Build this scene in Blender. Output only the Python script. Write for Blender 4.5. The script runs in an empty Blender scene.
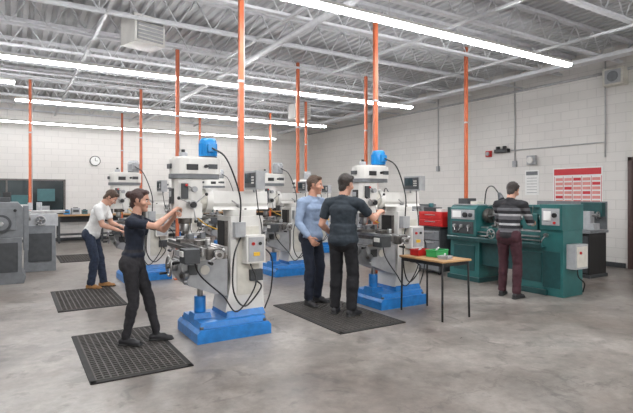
import bpy, bmesh, math, random
import numpy as np
from mathutils import Vector, Matrix, Euler, noise
random.seed(4)
V=Vector
scene=bpy.context.scene
COL=scene.collection
CA,SA=0.8513,0.5247
def G(x,z): return (CA*x+SA*z, -SA*x+CA*z)   # surveyed plan offsets -> room axes

# ---------------------------------------------------------------- materials
def nt(name):
    m=bpy.data.materials.new(name); m.use_nodes=True
    t=m.node_tree; b=t.nodes['Principled BSDF']; return m,t,b
def mat(name,col,rough=.5,metal=0,var=.12,bump=0,scale=12,spec=.5,coat=0):
    m,t,b=nt(name); N=t.nodes.new; L=t.links.new
    tc=N('ShaderNodeTexCoord'); nz=N('ShaderNodeTexNoise'); nz.inputs['Scale'].default_value=scale; nz.inputs['Detail'].default_value=5
    L(tc.outputs['Object'],nz.inputs['Vector'])
    cr=N('ShaderNodeValToRGB'); c=col
    cr.color_ramp.elements[0].position=.3; cr.color_ramp.elements[1].position=.7
    cr.color_ramp.elements[0].color=(c[0]*(1-var),c[1]*(1-var),c[2]*(1-var),1)
    cr.color_ramp.elements[1].color=(min(1,c[0]*(1+var)),min(1,c[1]*(1+var)),min(1,c[2]*(1+var)),1)
    L(nz.outputs['Fac'],cr.inputs[0]); L(cr.outputs[0],b.inputs['Base Color'])
    b.inputs['Roughness'].default_value=rough; b.inputs['Metallic'].default_value=metal
    b.inputs['Specular IOR Level'].default_value=spec
    if bump:
        bp=N('ShaderNodeBump'); bp.inputs['Strength'].default_value=bump; bp.inputs['Distance'].default_value=.01
        L(nz.outputs['Fac'],bp.inputs['Height']); L(bp.outputs[0],b.inputs['Normal'])
    return m
M=dict(
 white=mat('painted_white',(.64,.63,.60),.35,var=.09,scale=5),
 cream=mat('painted_cream',(.55,.53,.47),.4,var=.1),
 blue=mat('machine_blue',(.015,.17,.48),.35,var=.22),
 motor=mat('motor_blue',(.01,.22,.54),.3,var=.08),
 green=mat('lathe_green',(.020,.110,.108),.4,var=.2,scale=4),
 dgreen=mat('lathe_dark_green',(.011,.056,.058),.4,var=.15),
 grey=mat('machine_grey',(.15,.16,.17),.4,var=.15),
 lgrey=mat('light_grey',(.34,.35,.36),.4,var=.12),
 dgrey=mat('dark_grey',(.042,.046,.05),.5,var=.2),
 black=mat('black_plastic',(.010,.010,.011),.45,var=.2),
 rubber=mat('rubber',(.015,.014,.013),.8,var=.3),
 rub2=mat('rubber_worn',(.052,.046,.041),.75,var=.35,scale=5),
 steel=mat('steel',(.40,.40,.40),.28,1,var=.2),
 iron=mat('worn_iron',(.15,.14,.13),.4,.8,var=.25,scale=30),
 orange=mat('orange_paint',(.46,.105,.036),.45,var=.14),
 red=mat('red_paint',(.46,.013,.013),.4),
 yellow=mat('yellow_paint',(.70,.42,.03),.5),
 wood=mat('wood_top',(.38,.225,.10),.5,var=.2,scale=6),
 screen=mat('screen',(.03,.05,.06),.15,var=.3),
 paper=mat('paper',(.76,.76,.74),.7,var=.03),
 chartred=mat('chart_red',(.55,.035,.045),.6,var=.05),
 pink=mat('chart_pink',(.66,.26,.24),.6,var=.05),
 ceil=mat('ceiling_white',(.54,.55,.565),.6,var=.05,scale=3),
 joist=mat('joist_paint',(.60,.61,.63),.5,var=.08),
 door=mat('door_brown',(.08,.05,.045),.4),
 frame=mat('window_frame',(.12,.11,.10),.4),
 conduit=mat('conduit',(.46,.46,.47),.4,.3),
 glass=mat('dark_glass',(.03,.042,.046),.08,var=.5,scale=1.2),
 teal=mat('teal',(.03,.12,.13),.4),
 cgreen=mat('crate_green',(.03,.30,.09),.4),
 skin=mat('skin',(.47,.24,.16),.5,var=.06),
 skin2=mat('skin_light',(.50,.275,.195),.5,var=.06),
 lip=mat('lips',(.34,.115,.09),.45),
 eye=mat('eye_white',(.6,.58,.55),.2,var=.01),
 iris=mat('iris',(.03,.02,.015),.2),
 hair_dk=mat('hair_dark',(.018,.012,.009),.6,var=.4,scale=60,bump=.5),
 hair_red=mat('hair_auburn',(.032,.011,.009),.55,var=.4,scale=60,bump=.5),
 hair_br=mat('hair_brown',(.060,.033,.019),.6,var=.4,scale=60,bump=.5),
 navy=mat('cloth_navy',(.007,.011,.023),.85,var=.2,bump=.3,scale=25),
 slate=mat('cloth_slate',(.017,.025,.034),.85,var=.15,bump=.3,scale=25),
 charc=mat('cloth_charcoal',(.018,.017,.020),.85,var=.25,bump=.3,scale=25),
 blk=mat('cloth_black',(.006,.006,.008),.85,var=.2,bump=.3,scale=25),
 jean=mat('cloth_denim',(.017,.026,.050),.85,var=.3,bump=.3,scale=25),
 ltblue=mat('cloth_light_blue',(.22,.29,.41),.8,var=.08,bump=.3,scale=25),
 tee=mat('cloth_white',(.68,.68,.67),.8,var=.05,bump=.3,scale=25),
 maroon=mat('cloth_maroon',(.043,.011,.017),.85,var=.2,bump=.3,scale=25),
 tan=mat('boot_tan',(.30,.15,.05),.7,var=.2),
 shoe=mat('shoe_dark',(.012,.012,.014),.6),
 sole=mat('sole',(.03,.03,.03),.8),
)
def striped():
    m,t,b=nt('cloth_striped'); N=t.nodes.new; L=t.links.new
    tc=N('ShaderNodeTexCoord'); sp=N('ShaderNodeSeparateXYZ'); L(tc.outputs['Object'],sp.inputs[0])
    mr=N('ShaderNodeMapRange'); mr.inputs[1].default_value=.9; mr.inputs[2].default_value=1.5; L(sp.outputs[2],mr.inputs[0])
    cr=N('ShaderNodeValToRGB'); cr.color_ramp.interpolation='CONSTANT'
    D=(.013,.013,.016,1); W=(.36,.36,.37,1); Gy=(.10,.10,.11,1)
    st=[(0,D),(.13,Gy),(.22,D),(.30,W),(.35,D),(.44,Gy),(.53,W),(.58,D),(.66,Gy),(.73,D)]
    e=cr.color_ramp.elements
    e[0].position=0;e[0].color=D;e[1].position=.13;e[1].color=Gy
    for p,c in st[2:]:
        q=e.new(p);q.color=c
    L(mr.outputs[0],cr.inputs[0]); L(cr.outputs[0],b.inputs['Base Color']); b.inputs['Roughness'].default_value=.85
    return m
M['striped']=striped()
def emis(name,col,s):
    m,t,b=nt(name); b.inputs['Base Color'].default_value=(.9,.9,.9,1)
    b.inputs['Emission Color'].default_value=(*col,1); b.inputs['Emission Strength'].default_value=s; return m
M['led']=emis('led_diffuser',(.985,.985,1.0),72)
M['led_dim']=emis('led_diffuser_dimmed',(.985,.985,1.0),18)
def blocks(name,ax):
    m,t,b=nt(name); N=t.nodes.new; L=t.links.new
    tc=N('ShaderNodeTexCoord'); sp=N('ShaderNodeSeparateXYZ'); cb=N('ShaderNodeCombineXYZ')
    L(tc.outputs['Object'],sp.inputs[0]); L(sp.outputs[ax],cb.inputs[0]); L(sp.outputs[2],cb.inputs[1])
    br=N('ShaderNodeTexBrick'); L(cb.outputs[0],br.inputs['Vector'])
    br.inputs['Scale'].default_value=1; br.inputs['Brick Width'].default_value=.4; br.inputs['Row Height'].default_value=.2
    br.inputs['Mortar Size'].default_value=.006; br.inputs['Mortar Smooth'].default_value=.3
    br.inputs['Color1'].default_value=(.69,.67,.64,1); br.inputs['Color2'].default_value=(.66,.64,.61,1); br.inputs['Mortar'].default_value=(.55,.535,.51,1)
    nz=N('ShaderNodeTexNoise'); nz.inputs['Scale'].default_value=.8; nz.inputs['Detail'].default_value=6; L(tc.outputs['Object'],nz.inputs['Vector'])
    mr=N('ShaderNodeMapRange'); mr.inputs[1].default_value=.3;mr.inputs[2].default_value=.7;mr.inputs[3].default_value=.94;mr.inputs[4].default_value=1.03
    L(nz.outputs['Fac'],mr.inputs[0])
    mx=N('ShaderNodeVectorMath'); mx.operation='SCALE'; L(br.outputs['Color'],mx.inputs[0]); L(mr.outputs[0],mx.inputs['Scale'])
    L(mx.outputs[0],b.inputs['Base Color']); b.inputs['Roughness'].default_value=.55
    bp=N('ShaderNodeBump'); bp.inputs['Strength'].default_value=.5; bp.inputs['Distance'].default_value=.006; bp.invert=True
    L(br.outputs['Fac'],bp.inputs['Height']); L(bp.outputs[0],b.inputs['Normal'])
    return m
M['wallx']=blocks('block_wall_a',0); M['wally']=blocks('block_wall_b',1)
def concrete():
    m,t,b=nt('polished_concrete'); N=t.nodes.new; L=t.links.new
    tc=N('ShaderNodeTexCoord')
    def nz(s,d,r=.6,dist=0):
        n=N('ShaderNodeTexNoise'); n.inputs['Scale'].default_value=s;n.inputs['Detail'].default_value=d;n.inputs['Roughness'].default_value=r;n.inputs['Distortion'].default_value=dist
        L(tc.outputs['Object'],n.inputs['Vector']); return n
    a=nz(.5,10,.68,.4); c=nz(9,8,.75); d=nz(1.6,8,.7,.3); st=nz(3.4,9,.62,.8)
    r1=N('ShaderNodeValToRGB'); e=r1.color_ramp.elements
    e[0].position=.38;e[0].color=(.145,.124,.108,1);e[1].position=.62;e[1].color=(.262,.241,.220,1)
    L(a.outputs['Fac'],r1.inputs[0])
    r2=N('ShaderNodeMapRange'); r2.inputs[1].default_value=.3;r2.inputs[2].default_value=.7;r2.inputs[3].default_value=.74;r2.inputs[4].default_value=1.24; L(c.outputs['Fac'],r2.inputs[0])
    r3=N('ShaderNodeMapRange'); r3.inputs[1].default_value=.34;r3.inputs[2].default_value=.58;r3.inputs[3].default_value=.70;r3.inputs[4].default_value=1.12; L(d.outputs['Fac'],r3.inputs[0])
    r5=N('ShaderNodeMapRange'); r5.inputs[1].default_value=.36;r5.inputs[2].default_value=.43;r5.inputs[3].default_value=.68;r5.inputs[4].default_value=1.0; L(st.outputs['Fac'],r5.inputs[0])
    mm=N('ShaderNodeMath');mm.operation='MULTIPLY';L(r2.outputs[0],mm.inputs[0]);L(r3.outputs[0],mm.inputs[1])
    m0=N('ShaderNodeMath');m0.operation='MULTIPLY';L(mm.outputs[0],m0.inputs[0]);L(r5.outputs[0],m0.inputs[1])
    vo=N('ShaderNodeTexVoronoi'); vo.feature='DISTANCE_TO_EDGE'; vo.inputs['Scale'].default_value=.22
    ad=N('ShaderNodeVectorMath'); ad.operation='ADD'; sc=N('ShaderNodeVectorMath'); sc.operation='SCALE'; sc.inputs['Scale'].default_value=.9
    L(d.outputs['Color'],sc.inputs[0]); L(tc.outputs['Object'],ad.inputs[0]); L(sc.outputs[0],ad.inputs[1]); L(ad.outputs[0],vo.inputs['Vector'])
    r4=N('ShaderNodeMapRange'); r4.inputs[1].default_value=0;r4.inputs[2].default_value=.005;r4.inputs[3].default_value=.72;r4.inputs[4].default_value=1.0; L(vo.outputs['Distance'],r4.inputs[0])
    m2=N('ShaderNodeMath');m2.operation='MULTIPLY';L(m0.outputs[0],m2.inputs[0]);L(r4.outputs[0],m2.inputs[1])
    mx=N('ShaderNodeVectorMath'); mx.operation='SCALE'; L(r1.outputs[0],mx.inputs[0]); L(m2.outputs[0],mx.inputs['Scale'])
    L(mx.outputs[0],b.inputs['Base Color'])
    rr=N('ShaderNodeMapRange'); rr.inputs[1].default_value=.3;rr.inputs[2].default_value=.7;rr.inputs[3].default_value=.27;rr.inputs[4].default_value=.48; L(d.outputs['Fac'],rr.inputs[0]); L(rr.outputs[0],b.inputs['Roughness'])
    bp=N('ShaderNodeBump'); bp.inputs['Strength'].default_value=.12; bp.inputs['Distance'].default_value=.004; L(c.outputs['Fac'],bp.inputs['Height']); L(bp.outputs[0],b.inputs['Normal'])
    return m
M['floor']=concrete()

# ---------------------------------------------------------------- mesh builder
def cr(pts,n=6):
    P=[V(p) for p in pts]; P=[P[0]*2-P[1]]+P+[P[-1]*2-P[-2]]; out=[]
    for i in range(1,len(P)-2):
        for k in range(n):
            t=k/n; a,b,c,d=P[i-1:i+3]
            out.append(.5*((2*b)+(c-a)*t+(2*a-5*b+4*c-d)*t*t+(3*b-a-3*c+d)*t**3))
    out.append(P[-2]); return out
class MB:
    def __init__(s): s.v=[];s.f=[];s.m=[];s.sm=[];s.mats=[]
    def mi(s,m):
        m=M[m]
        if m not in s.mats: s.mats.append(m)
        return s.mats.index(m)
    def add(s,vs,fs,m,sm=None):
        o=len(s.v); s.v+= [tuple(v) for v in vs]; k=s.mi(m)
        for i,f in enumerate(fs):
            s.f.append([a+o for a in f]); s.m.append(k); s.sm.append(bool(sm[i]) if sm else False)
    def box(s,c,d,m,rot=None,tp=(1,1)):
        c=V(c); R=Euler(rot).to_matrix() if rot else Matrix.Identity(3)
        vs=[]
        for z in(-1,1):
            for y in(-1,1):
                for x in(-1,1):
                    fx,fy=(tp if z>0 else (1,1))
                    vs.append(c+R@V((x*d[0]/2*fx,y*d[1]/2*fy,z*d[2]/2)))
        s.add(vs,[(0,2,3,1),(4,5,7,6),(0,1,5,4),(2,6,7,3),(0,4,6,2),(1,3,7,5)],m)
    def bb(s,x0,x1,y0,y1,z0,z1,m): s.box(((x0+x1)/2,(y0+y1)/2,(z0+z1)/2),(x1-x0,y1-y0,z1-z0),m)
    def prism(s,pts,ax,a,b,m):
        n=len(pts)
        def mk(p,t): return {'x':(t,p[0],p[1]),'y':(p[0],t,p[1]),'z':(p[0],p[1],t)}[ax]
        vs=[mk(p,a) for p in pts]+[mk(p,b) for p in pts]
        fs=[list(range(n))[::-1],list(range(n,2*n))]+[(i,(i+1)%n,n+(i+1)%n,n+i) for i in range(n)]
        s.add(vs,fs,m)
    def cyl(s,a,b,r,m,r2=None,seg=20):
        a=V(a);b=V(b);r2=r if r2 is None else r2; w=(b-a).normalized()
        u=w.cross(V((0,0,1)) if abs(w.z)<.9 else V((1,0,0))).normalized(); q=w.cross(u)
        vs=[];
        for c,rr in((a,r),(b,r2)):
            for i in range(seg):
                t=2*math.pi*i/seg; vs.append(c+u*(rr*math.cos(t))+q*(rr*math.sin(t)))
        fs=[list(range(seg))[::-1],list(range(seg,2*seg))]+[(i,(i+1)%seg,seg+(i+1)%seg,seg+i) for i in range(seg)]
        s.add(vs,fs,m,[0,0]+[1]*seg)
    def tube(s,pts,r,m,seg=8,closed=False):
        P=[V(p) for p in pts]; n=len(P); vs=[]; fs=[]
        prev=None
        for i,p in enumerate(P):
            if closed: w=(P[(i+1)%n]-P[i-1]).normalized()
            else: w=(P[min(i+1,n-1)]-P[max(i-1,0)]).normalized()
            if prev is None: u=w.cross(V((0,0,1)) if abs(w.z)<.9 else V((1,0,0))).normalized()
            else: u=(prev-w*prev.dot(w)).normalized()
            prev=u; q=w.cross(u)
            for k in range(seg):
                t=2*math.pi*k/seg; vs.append(p+u*(r*math.cos(t))+q*(r*math.sin(t)))
        for i in range(n if closed else n-1):
            j=(i+1)%n
            for k in range(seg): fs.append((i*seg+k,i*seg+(k+1)%seg,j*seg+(k+1)%seg,j*seg+k))
        sm=[1]*len(fs)
        if not closed: fs+=[list(range(seg))[::-1],list(range((n-1)*seg,n*seg))]; sm+=[0,0]
        s.add(vs,fs,m,sm)
    def sph(s,c,r,m,n=10):
        if not hasattr(r,'__len__'): r=(r,r,r)
        vs=[];fs=[]; k=n*2
        for i in range(1,n):
            a=math.pi*i/n
            for j in range(k):
                b=2*math.pi*j/k; vs.append((c[0]+r[0]*math.sin(a)*math.cos(b),c[1]+r[1]*math.sin(a)*math.sin(b),c[2]+r[2]*math.cos(a)))
        vs+=[(c[0],c[1],c[2]+r[2]),(c[0],c[1],c[2]-r[2])]
        for i in range(n-2):
            for j in range(k): fs.append((i*k+j,i*k+(j+1)%k,(i+1)*k+(j+1)%k,(i+1)*k+j))
        T=len(vs)-2
        for j in range(k): fs.append((T,(j+1)%k,j)); fs.append((T+1,(n-2)*k+j,(n-2)*k+(j+1)%k))
        s.add(vs,fs,m,[1]*len(fs))
    def wheel(s,c,ax,R,m='steel',hm='iron',knob=True,spokes=4,r=.011):
        c=V(c);w=V(ax).normalized(); u=w.cross(V((0,0,1)) if abs(w.z)<.9 else V((1,0,0))).normalized(); q=w.cross(u)
        s.tube([c+u*R*math.cos(t)+q*R*math.sin(t) for t in [2*math.pi*i/24 for i in range(24)]],r,m,closed=True)
        s.cyl(c-w*.03,c+w*.025,R*.25,hm,seg=14)
        for i in range(spokes):
            t=2*math.pi*i/spokes+.4; s.cyl(c,c+(u*math.cos(t)+q*math.sin(t))*R,.008,m,seg=8)
        if knob:
            p=c+(u*math.cos(.9)+q*math.sin(.9))*R; s.cyl(p,p+w*.08,.013,'black',seg=10)
    def crank(s,c,ax,R,ang=0.5):
        c=V(c);w=V(ax).normalized(); u=w.cross(V((0,0,1)) if abs(w.z)<.9 else V((1,0,0))).normalized(); q=w.cross(u)
        d=u*math.cos(ang)+q*math.sin(ang)
        s.cyl(c-w*.04,c+w*.02,.045,'steel',seg=18); s.cyl(c-w*.01,c+w*.03,.022,'iron',seg=12)
        s.cyl(c-d*R*.5,c+d*R,.011,'steel',seg=8); s.sph(c-d*R*.5,.022,'steel',6)
        s.cyl(c+d*R,c+d*R+w*.09,.012,'black',r2=.016,seg=10)
    def obj(s,name,loc=(0,0,0),rz=0,bevel=.005,sc=1):
        me=bpy.data.meshes.new(name); me.from_pydata(s.v,[],s.f); 
        for m in s.mats: me.materials.append(m)
        me.polygons.foreach_set('material_index',s.m); me.polygons.foreach_set('use_smooth',s.sm)
        bm=bmesh.new(); bm.from_mesh(me); bmesh.ops.recalc_face_normals(bm,faces=bm.faces); bm.to_mesh(me); bm.free(); me.update()
        o=bpy.data.objects.new(name,me); COL.objects.link(o)
        o.location=loc; o.rotation_euler=(0,0,rz); o.scale=(sc,)*3
        if bevel:
            b=o.modifiers.new('bevel','BEVEL'); b.width=bevel; b.segments=2; b.limit_method='ANGLE'; b.angle_limit=math.radians(50)
        return o
def stad(y0,y1,r,n=10):
    p=[]
    for i in range(n+1):
        t=math.pi+math.pi*i/n; p.append((r*math.cos(t),y0+r+r*math.sin(t)))
    for i in range(n+1):
        t=math.pi*i/n; p.append((r*math.cos(t),y1-r+r*math.sin(t)))
    return p

# ---------------------------------------------------------------- room shell
X0,X1,Y0,Y1,H=-6.0,10.65,-4.5,18.0,4.6
def simple(name,b,m):
    o=MB(); o.bb(*b,m); return o.obj(name,bevel=0)
simple('floor',(X0-.2,X1+.2,Y0-.2,Y1+.2,-.2,0),'floor')
simple('wall_back',(X0-.2,X1+.2,Y1,Y1+.2,0,H+.1),'wallx')
simple('wall_front',(X0-.2,X1+.2,Y0-.2,Y0,0,H+.1),'wallx')
simple('wall_right',(X1,X1+.2,Y0,Y1,0,H+.1),'wally')
simple('wall_left',(X0-.2,X0,Y0,Y1,0,H+.1),'wally')
b=MB(); pts=[]; x=X0
while x<X1:
    pts+=[(x,H),(x+.075,H),(x+.095,H+.045),(x+.15,H+.045)]; x+=.17
pts=[p for p in pts if p[0]<=X1]+[(X1,H),(X1,H+.15),(X0,H+.15)]
b.prism(pts,'y',Y0,Y1,'ceil'); b.obj('ceiling',bevel=0)
b=MB(); zt,zb=H-.03,H-.48
b.bb(X0,X1,-.05,.05,zt-.03,zt+.028,'joist'); b.bb(X0+.3,X1-.5,-.045,.045,zb-.02,zb+.02,'joist')
x=X0+.3;k=0
while x+.28<X1-.45:
    b.cyl((x,0,zb if k%2==0 else zt),(x+.28,0,zt if k%2==0 else zb),.012,'joist',seg=6); x+=.28;k+=1
b.cyl((x,0,zb),(X1-.05,0,zt-.02),.016,'joist',seg=6)
y=-3.7; j0=b.obj('ceiling_joist',(0,y,0),bevel=0); y+=1.25
while y<Y1-.3:
    o=bpy.data.objects.new('ceiling_joist',j0.data); o.location=(0,y,0); COL.objects.link(o); y+=1.25
b=MB()
for x in(-3.5,-1.2,1.1,3.4,5.7,8.0): b.bb(x-.02,x+.02,Y0,Y1,zb-.06,zb-.02,'joist')
b.obj('ceiling_bridging',bevel=0)
b=MB()
b.cyl((3.7,Y0,zb-.12),(3.7,Y1,zb-.12),.05,'joist',seg=12)
for y in(3.0,7.4,11.8,15.6):
    b.cyl((X0,y,zb-.06),(X1-.3,y,zb-.06),.02,'joist',seg=8)
    for x in(1.0,5.5,9.0): b.cyl((x,y,zb-.06),(x,y,H),.008,'joist',seg=6)
b.obj('ceiling_sprinkler_pipes',bevel=0)
b=MB(); b.bb(9.2,9.45,Y0,Y1,zb-.1,zb-.03,'joist'); b.obj('ceiling_cable_tray',bevel=0)
b=MB(); b.bb(X1-.02,X1,5.2,Y1,0,.1,'dgrey'); b.obj('baseboard_right',bevel=0)
b=MB(); b.bb(X0,X1-.02,Y1-.02,Y1,0,.1,'dgrey'); b.obj('baseboard_back',bevel=0)
b=MB(); e=X1-.002
b.bb(e-.06,e,4.0,4.08,0,2.27,'door'); b.bb(e-.06,e,5.06,5.14,0,2.27,'door'); b.bb(e-.06,e,4.0,5.14,2.19,2.27,'door')
b.bb(e-.035,e,4.08,5.06,0,2.19,'door'); b.bb(e-.04,e-.03,4.3,4.85,1.2,1.95,'glass'); b.cyl((e-.035,4.17,1.0),(e-.09,4.17,1.0),.012,'steel'); b.cyl((e-.09,4.17,1.0),(e-.09,4.3,1.0),.012,'steel')
b.obj('door_1')
b=MB(); yw=Y1
b.bb(-3.5,1.35,yw-.03,yw,.86,2.0,'glass')
for z in(.84,1.96): b.bb(-3.55,1.4,yw-.07,yw,z,z+.05,'frame')
for x in(-3.55,-1.9,-.25,1.36): b.bb(x,x+.05,yw-.07,yw,.84,2.01,'frame')
b.bb(-.1,.35,yw-.045,yw-.03,1.05,1.5,'teal'); b.bb(.6,1.1,yw-.045,yw-.03,1.3,1.7,'teal'); b.bb(.1,.4,yw-.05,yw-.03,.95,1.2,'paper');b.bb(.65,.95,yw-.05,yw-.03,.95,1.15,'lgrey')
b.obj('window_1')

# light strips
def strip(x0,x1,y,z=3.65,m='led'):
    b=MB(); b.prism([(y-.06,z+.04),(y+.06,z+.04),(y+.03,z+.09),(y-.03,z+.09)],'x',x0,x1,'white')
    b.prism([(y-.05,z+.04),(y-.04,z),(y+.04,z),(y+.05,z+.04)],'x',x0+.01,x1-.01,m)
    x=x0+.4
    while x<x1:
        b.cyl((x,y,z+.09),(x,y,zb-.02),.004,'conduit',seg=6); x+=2.4
    return b.obj('led_strip_light',bevel=0)
strip(-1.2,7.9,4.75); strip(-2.0,8.4,9.12); strip(0,8.4,13.1); strip(-3,8.6,17.0,m='led_dim'); strip(-4.5,.0,11.1)
strip(-3,8.2,.4); strip(-3,8.2,-3.4)

# power drop poles
for (u,v,t) in [(2.37,5.62,4.1),(4.56,5.73,4.1),(2.455,8.70,4.1),(.285,12.69,4.1),(4.97,8.8,4.25),(7.42,6.53,4.37),(6.50,8.50,4.1),(4.90,11.76,4.1),(2.62,12.45,4.1),(2.87,16.36,4.1),(6.85,13.9,4.1),(6.85,11.68,4.1),(4.96,15.07,4.1)]:
    b=MB()
    b.box((0,0,t/2),(.055,.055,t),'orange'); b.box((0,0,t-.01),(.14,.14,.02),'conduit'); b.box((0,0,.01),(.12,.12,.02),'orange')
    b.cyl((.04,.0,1.2),(.04,0,t),.010,'conduit',seg=8); b.box((0,-.045,1.25),(.1,.05,.16),'lgrey')
    b.box((.0,0,2.9),(.07,.07,.03),'conduit')
    b.obj('power_drop_pole',(u,v,0),bevel=.003)

def heater(loc,rz):
    b=MB(); b.box((0,0,0),(.5,.42,.42),'white'); b.box((0,-.215,0),(.42,.02,.34),'lgrey')
    for i in range(6): b.box((0,-.235,-.14+i*.056),(.42,.03,.012),'white',rot=(.5,0,0))
    b.cyl((0,.21,0),(0,.26,0),.15,'dgrey'); 
    for sx in(-.2,.2): b.cyl((sx,0,.2),(sx,0,H-loc[2]),.008,'conduit',seg=6)
    b.obj('unit_heater',loc,rz)
heater((1.67,7.78,3.98),.3); heater((7.0,12.3,3.9),0)

# wall fittings
b=MB(); cx=2.3; cz=2.65
b.cyl((cx,Y1,cz),(cx,Y1-.05,cz),.17,'dgrey',seg=28); b.cyl((cx,Y1-.05,cz),(cx,Y1-.056,cz),.145,'paper',seg=28)
b.box((cx,Y1-.06,cz+.05),(.016,.006,.1),'black'); b.box((cx+.04,Y1-.06,cz),(.08,.006,.014),'black'); b.obj('wall_clock',bevel=0)
b=MB(); b.bb(X1-.2,X1,5.15,5.57,3.76,4.12,'cream'); b.bb(X1-.21,X1-.2,5.2,5.52,3.8,4.08,'lgrey'); b.cyl((X1-.21,5.36,3.94),(X1-.22,5.36,3.94),.11,'grey'); b.obj('wall_speaker')
b=MB(); ya,yb,za,zc=5.66,6.79,1.18,2.12
b.bb(X1-.012,X1,ya,yb,za,zc,'paper'); b.bb(X1-.016,X1-.012,ya+.03,yb-.03,zc-.17,zc-.03,'chartred')
for i in range(5):
    y0=ya+.05+i*.21
    for k in range(7):
        b.bb(X1-.016,X1-.012,y0,y0+.17,za+.04+k*.1,za+.04+k*.1+.065,'chartred' if (k*3+i)%5==0 else 'pink')
for i in range(6): b.bb(X1-.017,X1-.012,ya+.02+i*.213,ya+.028+i*.213,za+.03,zc-.2,'chartred')
b.obj('wall_reference_chart',bevel=0)
b=MB(); b.bb(X1-.012,X1,7.15,7.52,1.5,2.1,'paper'); b.bb(X1-.014,X1-.012,7.18,7.49,1.98,2.07,'grey')
for k in range(6): b.bb(X1-.014,X1-.012,7.2,7.47,1.55+k*.07,1.565+k*.07,'lgrey')
b.obj('wall_notice',bevel=0)
b=MB(); b.bb(X1-.1,X1,7.2,7.42,2.23,2.45,'lgrey'); b.cyl((X1-.1,7.31,2.34),(X1-.14,7.31,2.34),.08,'white'); b.obj('wall_horn')
b=MB(); b.bb(X1-.07,X1,8.5,8.66,2.5,2.66,'red'); b.cyl((X1-.07,8.58,2.58),(X1-.1,8.58,2.58),.05,'lgrey'); b.obj('fire_alarm')
b=MB(); b.bb(X1-.12,X1,7.95,8.35,2.58,2.67,'black'); b.bb(X1-.14,X1-.12,8.0,8.3,2.59,2.66,'dgrey'); b.cyl((X1-.09,8.05,2.67),(X1-.09,8.05,2.74),.05,'black');b.cyl((X1-.09,8.25,2.67),(X1-.09,8.25,2.74),.05,'black'); b.obj('emergency_light')
b=MB()
for y in(5.6,7.8,10.4,13.6): b.cyl((X1-.025,y,2.3),(X1-.025,y,H-.1),.014,'conduit',seg=8)
b.cyl((X1-.025,5.6,2.62),(X1-.025,7.9,2.62),.012,'conduit',seg=8)
b.cyl((X1-.04,5.0,zb-.05),(X1-.04,Y1,zb-.05),.03,'conduit',seg=10)
for y in(7.8,10.4,13.6): b.bb(X1-.06,X1,y-.05,y+.05,2.2,2.35,'lgrey')
b.obj('wall_conduit',bevel=0)

def mat_obj(x,y,lx,ly):
    b=MB(); b.box((0,0,.004),(lx,ly,.008),'rubber')
    w=.014; n=int(lx/.055); k=int(ly/.055)
    for i in range(n+1): b.box((-lx/2+w/2+(lx-w)*i/n,0,.0095),(w,ly,.009),'rub2')
    for i in range(k+1): b.box((0,-ly/2+w/2+(ly-w)*i/k,.0098),(lx,w,.009),'rub2')
    for sx in(-1,1): b.box((sx*(lx/2+.02),0,.005),(.05,ly+.08,.011),'rubber')
    for sy in(-1,1): b.box((0,sy*(ly/2+.02),.005),(lx+.08,.05,.011),'rubber')
    b.obj('rubber_floor_mat',(x,y,0),bevel=0)
mat_obj(.92,4.98,.74,1.44); mat_obj(3.44,5.14,.84,1.52); mat_obj(.89,7.80,.76,1.45); mat_obj(1.3,12.87,.8,1.4)

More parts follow.
